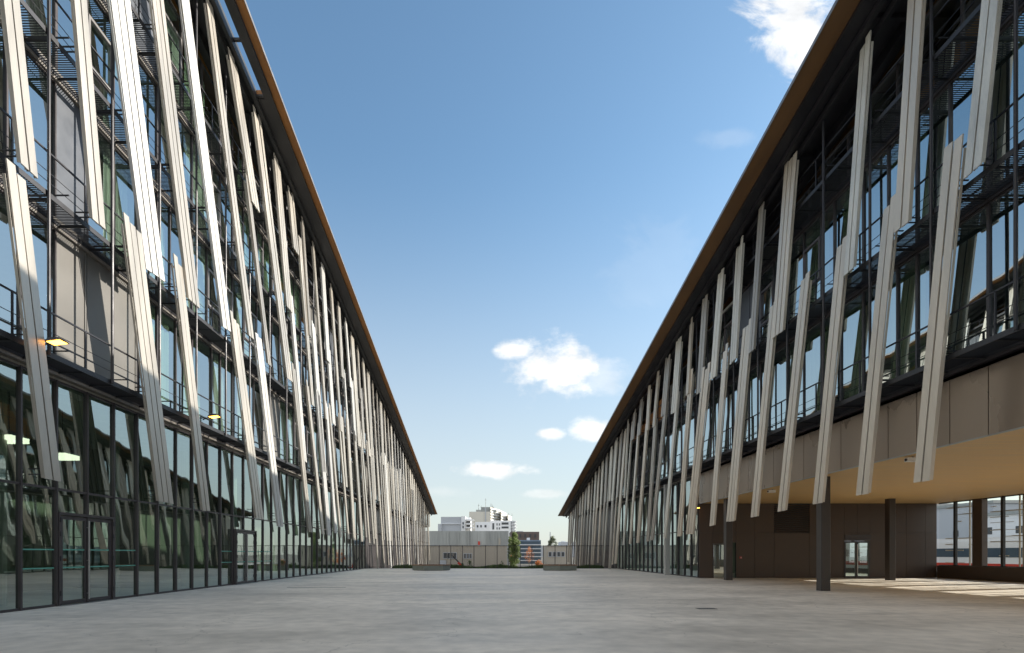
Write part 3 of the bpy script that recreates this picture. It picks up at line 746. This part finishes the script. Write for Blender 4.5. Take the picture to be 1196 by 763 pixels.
# central tower
b = thing('tower_block', (at(575, 330), 330, -1.5), 'tall cream stepped apartment tower with antennas on its roof', 'building')
block(b, 'wall', M['bcream'], 548, 572.5, 597.8, 330, 25)
for i, (x0, x1, yt, Y) in enumerate(((572.7, 585, 592.5, 331), (585, 593, 596.5, 336), (593, 599, 601, 341))):
    m = MB(); a, c = at(x0, Y), at(x1, Y); m.hexa([(a, Y-.5, -1.5), (c, Y+16, -1.5), (c, Y+30, -1.5), (a, Y+30, -1.5), (a, Y-.5, zt(yt, Y)), (c, Y+16, zt(yt+.8, Y)), (c, Y+30, zt(yt+.8, Y)), (a, Y+30, zt(yt, Y))]); m.build('stepped_wing', M['bcream'], b)
    m = MB()
    for q in range(6):
        z = zt(yt+3+q*3.2, Y); m.hexa([(a+.3, Y-1.4, z), (c, Y+15, z), (c, Y+15.9, z), (a+.3, Y-.6, z), (a+.3, Y-1.4, z+.9), (c, Y+15, z+.9), (c, Y+15.9, z+.9), (a+.3, Y-.6, z+.9)])
    m.build('balcony', M['bwhite'], b)
m = MB(); m.box(at(556, 334), at(580, 334), 334, 348, zt(598, 334), zt(595.5, 334)); m.box(at(562, 335), at(577, 335), 336, 346, zt(595.5, 334), zt(592.0, 334)); m.build('roof_plant', M['cgrey'], b)
m = MB(); m.box(at(566.6, 329), at(567.6, 329), 329, 329.9, -1.5, zt(592.5, 329)); m.build('flue', M['bgrey'], b)
for x, t in ((559, 588.5), (562, 590.5), (567.2, 582), (573.5, 588), (575.3, 589.5), (594, 599), (598, 600)):
    m = MB(); m.tube((at(x, 337), 337, zt(601, 337)), (at(x, 337), 337, zt(t, 337)), .16, .1, 6); m.box(at(x, 337)-.5, at(x, 337)+.5, 336.8, 337.2, zt(t+2.2, 337), zt(t+1.9, 337)); m.build('antenna', M['cgrey'], b)
# lower white flats in front of the tower
b = thing('apartment_building', (at(580, 290), 290, -1.5), 'white apartment block with grouped windows and curved balconies, in front of the cream tower', 'building')
block(b, 'wall', M['bwhite'], 555, 572.5, 609.8, 292, 15)
block(b, 'front_wall', M['bwhite'], 572.6, 596.5, 608.2, 289, 18)
wins(b, 288.9, [(575.2, 577, 611.3, 618.5), (580, 581, 611.5, 613.8), (582.8, 583.8, 611.5, 613.8), (580, 581, 616.2, 618.4), (582.8, 583.8, 616.2, 618.4), (586, 593.8, 610.4, 612.8), (586, 593.8, 615.2, 617.2)])
wins(b, 291.9, [(557, 558.6, 613.5, 616), (561, 562.6, 613.5, 616), (566, 568, 613.5, 616)])
m = MB()
for z in (608.5, 612, 615.5, 619): m.tube((at(600, 296), 298, zt(z+.9, 296)), (at(600, 296), 298, zt(z, 296)), 1.9, n=16)
m.tube((at(599.4, 296), 299, -1.5), (at(599.4, 296), 299, zt(608, 296)), 1.4, n=14)
m.build('curved_balcony', M['bgrey'], b)
# brown building
b = thing('brick_building', (at(613, 210), 210, -1.5), 'dark brown flat roofed building right of the white apartment block', 'building')
block(b, 'wall', M['bbrown'], 596.5, 629.8, 621.2, 210, 14)
wins(b, 209.9, [(606.5+i*5.8, 608.8+i*5.8, 624, 628) for i in range(4)], frame='bbrown')
m = MB(); m.box(at(604, 212), at(611, 212), 212, 218, zt(621.2, 210)+.01, zt(620.2, 210)); m.build('roof_plant', M['bgrey'], b)
# glass office
b = thing('glass_building', (at(620, 165), 165, -1.5), 'low blue glass office with bands of windows behind the poplar', 'building')
block(b, 'wall', M['blue'], 607.5, 631.8, 631, 165, 12)
m = MB()
for k in range(6): m.box(at(607.7, 165), at(631.6, 165), 164.86, 164.98, zt(635.6+k*4.6, 165), zt(632.3+k*4.6, 165))
m.build('window_band', M['bglass'], b)
m = MB()
for k in range(6): m.box(at(607.3, 165), at(632, 165), 164.6, 164.84, zt(636.9+k*4.6, 165), zt(636.1+k*4.6, 165))
m.build('ledge', M['bwhite'], b)
m = MB(); m.box(at(616.5, 165), at(619.5, 165), 167, 170, zt(631, 165)+.01, zt(628, 165)); m.build('roof_plant', M['bwhite'], b)
# pale wall right
b = thing('site_building', (at(645, 135), 135, -1.5), 'pale grey low building at the foot of the right building, beyond the fence', 'building')
block(b, 'wall', M['beige'], 638, 668, 637.8, 135, 8); m = MB(); m.box(at(637.8, 135), at(668, 135), 134.8, 143, zt(637.8, 135)+.003, zt(637.1, 135)); m.build('parapet', M['metal'], b)
wins(b, 135, [(641+i*5, 644+i*5, 645, 650) for i in range(4)])
# mast
o = thing('mast', (at(642.6, 400), 400, -1.5), 'thin lattice mast far away on the horizon', 'mast')
m = MB(); m.bar((at(642.6, 400), 400, -1.5), (at(642.6, 400), 400, zt(621.5, 400)), .5); m.build('pole', M['bgrey'], o)
m = MB()
for k in range(5): m.bar((at(641.6, 400), 400, zt(624+k*2, 400)), (at(643.6, 400), 400, zt(624.8+k*2, 400)), .25)
m.build('cross_arm', M['bgrey'], o)
# low distant skyline behind everything (each a building)
random.seed(21)
for i, (x0, x1, y0) in enumerate(((455, 500, 634), (625, 640, 638), (640, 655, 640.5), (655, 700, 633))):
    b = thing('distant_building', (at((x0+x1)/2, 520), 520, -1.5), ['hazy pale block hidden partly by the left building', 'low hazy grey block right of the brown building', 'lowest hazy block on the horizon under the mast', 'hazy pale block hidden partly by the right building'][i], 'building')
    block(b, 'wall', M['bgrey'], x0, x1, y0, 520, 20); m = MB(); m.box(at(x0+2, 520), at(x0+6, 520), 523, 530, zt(y0, 520)+.01, zt(y0-1, 520)); m.build('roof_plant', M['bwhite'], b)

# trees
def tree(name, x, Y, ztop, zb, rad, lab, mat, n, shape='col', cat='tree', leaf=.16, seed=1):
    rr = random.Random(seed); X0 = at(x, Y); o = thing(name, (X0, Y, -1.5), lab, cat)
    H = ztop + 1.5
    t = MB(); t.tube((X0, Y, -1.5), (X0, Y, -1.5+H*.8), .14*H/7, .03, 8)
    for k in range(14):
        z = -1.5 + H*(.2+.05*k); a = rr.uniform(0, 6.28); t.tube((X0, Y, z), (X0+math.cos(a)*rad*.6, Y+math.sin(a)*rad*.6, z+H*.09), .03, .01, 5)
    t.build('trunk', M['bark'], o)
    c = MB(); clumps = []
    for k in range(46 if shape == 'col' else 26):
        u = rr.random(); z = zb + (ztop-zb)*u
        pr = rad*(math.sin(min(1, (u*1.0+.12))*math.pi*.93)**.55 if shape == 'col' else math.sqrt(max(.05, 1-(2*u-1)**2)))
        a = rr.uniform(0, 6.28); q = rr.random()**.5*.75*pr; clumps.append((X0+math.cos(a)*q, Y+math.sin(a)*q, z, rad*rr.uniform(.28, .5)))
    for k in range(n):
        cx, cy, cz, r = rr.choice(clumps); d = Vector((rr.gauss(0, 1), rr.gauss(0, 1), rr.gauss(0, 1.2))).normalized()*r*rr.random()**.4
        p = Vector((cx, cy, cz))+d; a = Vector((rr.gauss(0, 1), rr.gauss(0, 1), rr.gauss(0, 1))).normalized()*leaf*rr.uniform(.6, 1.2); b2 = a.orthogonal().normalized()*leaf*.6
        c.quad(p-a*.5, p+b2*.5, p+a*.5, p-b2*.5)
    c.build('crown', mat, o)
tree('poplar_tree', 601, 95, zt(622.8, 95), -.9, 1.15, 'tall narrow green poplar standing beyond the middle of the fence', M['leaf'], 17000, seed=2)
tree('poplar_tree', 596.0, 104, zt(627, 104), -.6, .6, 'slim green poplar half hidden just left of the taller poplar', M['leaf'], 4000, seed=3)
tree('autumn_tree', 618, 120, zt(640, 120), 0, 1.3, 'small tree with rusty orange leaves before the blue glass office', M['leafo'], 700, 'round', seed=4, leaf=.14)
tree('autumn_tree', 598.3, 112, zt(643, 112), -.3, .7, 'orange bush glimpsed left of the tall poplar trunk', M['leafo'], 1200, 'round', seed=5)
tree('autumn_shrub', 629, 88, zt(655.5, 88), -1.3, .75, 'bright orange low shrub beside the right bench', M['leafo'], 2200, 'round', 'shrub', .12, seed=6)
tree('broadleaf_tree', 645, 220, zt(628, 220), 0, 2.2, 'grey green round tree rising behind the pale low building', M['leafg'], 3000, 'round', leaf=.45, seed=7)
for i, (x, Y, r) in enumerate(((548, 60.5, .45), (586, 61.5, .4), (540.5, 61, .3))):
    tree('bush', x, Y, zt(655.5+i*1.2, Y), -1.0, r, ['largest green bush behind the fence left of centre', 'small green bush behind the fence near the poplar', 'smallest green bush behind the fence by the red lift arm'][i], M['grass'], 1200, 'round', 'bush', .08, seed=8+i)
# boom lift
X0, Y0 = at(537, 84), 84
o = thing('boom_lift', (X0, Y0, -1.5), 'small boom lift with dark arm and red base behind the fence', 'boom lift')
m = MB(); m.box(at(536.5, 84), at(543, 84), 83.2, 84.8, -1.15, -.55); m.box(at(537.5, 84), at(540, 84), 83.4, 84.6, -.55, -.15); m.build('base', M['red'], o)
for xx in (537.3, 542): 
    for yy in (83.1, 84.6):
        m = MB(); m.tube((at(xx, 84), yy, -1.2), (at(xx, 84), yy+.3, -1.2), .3, n=16); m.build('wheel', M['rib'], o)
m = MB(); m.bar((at(539, 84), 84, -.2), (at(528, 84), 84, zt(649, 84)), .2); m.build('arm', M['steel'], o)
m = MB(); m.box(at(525.5, 84), at(528.5, 84), 83.6, 84.4, zt(650.5, 84), zt(650, 84)); m.box(at(525.5, 84), at(528.5, 84), 83.6, 83.63, zt(647, 84), zt(646.7, 84)); m.box(at(525.5, 84), at(525.7, 84), 83.6, 83.65, zt(650, 84), zt(647, 84)); m.box(at(528.3, 84), at(528.5, 84), 83.6, 83.65, zt(650, 84), zt(647, 84)); m.build('basket', M['metal'], o)
m = MB(); m.bar((at(538.5, 83.8), 83.7, -.25), (at(535, 83.8), 83.7, zt(657, 84)), .28); m.build('lower_arm', M['red'], o)

# ------------------------------------------------------------------ beyond the passage windows: railway
m = MB(); m.box(36, 75, -40, 160, -1.496, -1.2); m.build('ballast', pm('ballast', (.42, .40, .37), .9, 0, .4, 3), kind='structure')
for i, x in enumerate((40, 45, 50)):
    o = thing('railway_track', (x, 40, -1.2), ['railway track nearest to the slatted windows', 'middle railway track outside the slatted windows', 'railway track furthest from the slatted windows'][i], 'railway track', 'railway tracks')
    m = MB()
    for k in (-.72, .72): m.box(x+k-.04, x+k+.04, -20, 130, -1.04, -.9)
    m.build('rail', M['metal'], o); m = MB(); y = -20.
    while y < 130: m.box(x-1.3, x+1.3, y, y+.25, -1.198, -1.043); y += .8
    m.build('sleeper', M['beige'], o)
def train(x, y0, n, lab, c1, c2):
    o = thing('train', (x, y0, -.9), lab, 'train', 'trains in the railway yard')
    for k in range(n):
        a = y0+k*21; b = a+20.4
        m = MB(); m.prism([(x-1.4, a), (x+1.4, a), (x+1.4, b), (x-1.4, b)], -.2, 2.6); m.prism([(x-1.2, a+.1), (x+1.2, a+.1), (x+1.2, b-.1), (x-1.2, b-.1)], 2.6, 2.95); c = m.build('car', c1, o)
        m = MB(); m.box(x-1.43, x-1.403, a+.4, b-.4, 1.2, 2.0); m.build('window_strip', M['bglass'], c)
        m = MB(); m.box(x-1.43, x-1.403, a, b, .2, .65); m.build('stripe', c2, c)
        m = MB(); m.box(x-1.2, x+1.2, a+1, b-1, -.75, -.2); m.build('bogie', M['rib'], c)
train(45, 28, 3, 'white train with a red stripe seen through the slatted windows', M['bwhite'], M['red'])
train(55, 20, 5, 'pale blue grey train behind the white one', M['bgrey'], M['blue'])
for i, (x, y, w, d, h) in enumerate(((80, 60, 12, 30, 7.5), (85, 92, 14, 26, 10.), (78, 30, 10, 28, 6.5), (95, 120, 16, 40, 12.))):
    b = thing('warehouse', (x, y, -1.5), ['pale warehouse beyond the trains with a row of square windows', 'taller grey warehouse behind the pale one, beyond the trains', 'low cream warehouse beyond the near end of the trains', 'furthest and tallest block beyond the railway'][i], 'building')
    bx('wall', [M['bwhite'], M['bgrey'], M['bcream'], M['bwhite']][i], b, x, x+w, y, y+d, -1.5, h)
    bx('roof', M['metal'], b, x-.3, x+w+.3, y-.3, y+d+.3, h+.003, h+.5)
    for k in range(int(d//5)):
        for z in (1.2, 4.6):
            bx('window', M['bdark'], b, x-.06, x-.01, y+1.8+k*5, y+2.9+k*5, z, z+1.1)

# ------------------------------------------------------------------ world, sun
SV = Vector((1, .30, .44)).normalized()
el = math.asin(SV.z); az = math.atan2(SV.x, SV.y)
w = bpy.data.worlds.new('World'); S.world = w; w.use_nodes = True
T = w.node_tree; T.nodes.clear(); N = T.nodes; L = T.links
out = N.new('ShaderNodeOutputWorld'); bg = N.new('ShaderNodeBackground'); bg.inputs[1].default_value = .15
sky = N.new('ShaderNodeTexSky'); sky.sky_type = 'NISHITA'; sky.sun_disc = False; sky.sun_elevation = el; sky.sun_rotation = az
sky.air_density = 1.0; sky.dust_density = .7; sky.ozone_density = 1.2; sky.altitude = 0
tc = N.new('ShaderNodeTexCoord'); sp = N.new('ShaderNodeSeparateXYZ'); L.new(tc.outputs['Generated'], sp.inputs[0])
def mth(op, a, b=None, c=None, clamp=False):
    n = N.new('ShaderNodeMath'); n.operation = op; n.use_clamp = clamp
    for i, q in enumerate((a, b, c)):
        if q is None: continue
        if isinstance(q, (int, float)): n.inputs[i].default_value = q
        else: L.new(q, n.inputs[i])
    return n.outputs[0]
yy = mth('MAXIMUM', sp.outputs[1], .02); u = mth('DIVIDE', sp.outputs[0], yy); v = mth('DIVIDE', sp.outputs[2], yy)
cb_ = N.new('ShaderNodeCombineXYZ'); L.new(u, cb_.inputs[0]); L.new(mth('MULTIPLY', v, 1.5), cb_.inputs[1])
def wn(scale, det, rough=.6, vec=None, dist=0.):
    n = N.new('ShaderNodeTexNoise'); n.inputs['Scale'].default_value = scale; n.inputs['Detail'].default_value = det; n.inputs['Roughness'].default_value = rough; n.inputs['Distortion'].default_value = dist
    L.new(vec if vec else cb_.outputs[0], n.inputs[0]); return n.outputs[0]
n1 = wn(14, 8, .6); n2 = wn(4.5, 8, .62, dist=.6)
mask = None
for (cx, cy, a, b_, k, amp) in ((648, 430, 62, 42, .95, 1.), (606, 410, 30, 15, 1.0, .9), (643, 506, 20, 10, 1.0, .9), (692, 502, 30, 18, 1., .9), (574, 549, 52, 12, 1., 1.), (702, 440, 38, 26, 1., .35), (640, 577, 36, 7, 1., .4), (928, 18, 74, 84, 1.6, .88), (850, 160, 50, 16, 1.3, .1), (500, 575, 60, 12, 1.2, .2), (765, 300, 90, 60, 1.6, .05)):
    u0 = (cx-VX)/F; v0 = (HY-cy)/F
    d = mth('SQRT', mth('ADD', mth('POWER', mth('ABSOLUTE', mth('DIVIDE', mth('SUBTRACT', u, u0), a/F)), 2.), mth('POWER', mth('ABSOLUTE', mth('DIVIDE', mth('SUBTRACT', v, v0), b_/F)), 2.)))
    q = mth('SUBTRACT', 1.12 if k < 1.2 else 1., d); q = mth('ADD', q, mth('MULTIPLY', mth('SUBTRACT', n1 if k < 1.2 else n2, .5), 2.0 if k < 1.2 else 2.6*k))
    r = N.new('ShaderNodeMapRange'); r.interpolation_type = 'SMOOTHSTEP'; r.inputs[1].default_value = .12; r.inputs[2].default_value = .85; L.new(q, r.inputs[0])
    q = mth('MULTIPLY', r.outputs[0], amp)
    # fade by distance so noise cannot make stray puffs
    r2 = N.new('ShaderNodeMapRange'); r2.inputs[1].default_value = 1.5; r2.inputs[2].default_value = .9; L.new(d, r2.inputs[0]); q = mth('MULTIPLY', q, r2.outputs[0])
    mask = q if mask is None else mth('MAXIMUM', mask, q)
front = mth('GREATER_THAN', sp.outputs[1], .03); mask = mth('MULTIPLY', mask, front)
gen = wn(2.2, 7, .6, tc.outputs['Generated'], .4)
r = N.new('ShaderNodeMapRange'); r.inputs[1].default_value = .44; r.inputs[2].default_value = .62; L.new(gen, r.inputs[0])
notf = mth('LESS_THAN', sp.outputs[1], .25); bmask = mth('MULTIPLY', mth('MULTIPLY', r.outputs[0], .9), notf)  # unseen clouds behind and overhead, made bright to lift the ground light
mixn = N.new('ShaderNodeMix'); mixn.data_type = 'RGBA'; L.new(mask, mixn.inputs[0]); tintn = N.new('ShaderNodeVectorMath'); tintn.operation = 'MULTIPLY'; tintn.inputs[1].default_value = (.70, .84, .85); L.new(sky.outputs[0], tintn.inputs[0])
hz = N.new('ShaderNodeMapRange'); hz.interpolation_type = 'SMOOTHSTEP'; hz.inputs[1].default_value = .60; hz.inputs[2].default_value = 0.; hz.inputs[4].default_value = .80; L.new(sp.outputs[2], hz.inputs[0])
hm = N.new('ShaderNodeMix'); hm.data_type = 'RGBA'; L.new(hz.outputs[0], hm.inputs[0]); L.new(tintn.outputs[0], hm.inputs[6]); hm.inputs[7].default_value = (2.78, 2.86, 2.86, 1)
L.new(hm.outputs[2], mixn.inputs[6])
cr = N.new('ShaderNodeMapRange'); cr.inputs[1].default_value = .3; cr.inputs[2].default_value = .65; cr.inputs[3].default_value = .72; cr.inputs[4].default_value = 1.; L.new(wn(9, 5), cr.inputs[0])
cc = N.new('ShaderNodeVectorMath'); cc.operation = 'SCALE'; cc.inputs[0].default_value = (5.0, 4.95, 4.85); L.new(cr.outputs[0], cc.inputs['Scale'])
L.new(cc.outputs[0], mixn.inputs[7]); mb2 = N.new('ShaderNodeMix'); mb2.data_type = 'RGBA'; L.new(bmask, mb2.inputs[0]); L.new(mixn.outputs[2], mb2.inputs[6]); mb2.inputs[7].default_value = (7.6, 7.3, 6.9, 1)
L.new(mb2.outputs[2], bg.inputs[0]); L.new(bg.outputs[0], out.inputs[0])

sd = bpy.data.lights.new('sun', 'SUN'); sd.energy = 4.2; sd.angle = R(.53); sd.color = (1, .93, .82)
so = bpy.data.objects.new('sun', sd); COL.objects.link(so); so.rotation_euler = SV.to_track_quat('Z', 'Y').to_euler(); so.location = (60, 20, 60)

# ------------------------------------------------------------------ camera
cd = bpy.data.cameras.new('camera'); co = bpy.data.objects.new('camera', cd); COL.objects.link(co)
co.location = (0, 0, EYE); co.rotation_euler = (R(90), 0, 0)
cd.sensor_fit = 'HORIZONTAL'; cd.sensor_width = 36; cd.lens = F/1196*36
cd.shift_x = (598-VX)/1196; cd.shift_y = (HY-381.5)/1196; cd.clip_end = 4000; cd.clip_start = .05
S.camera = co
S.render.engine = 'CYCLES'; S.cycles.max_bounces = 8; S.cycles.transparent_max_bounces = 16
S.view_settings.view_transform = 'Standard'; S.view_settings.look = 'None'; S.view_settings.exposure = 0.82; S.view_settings.gamma = 1
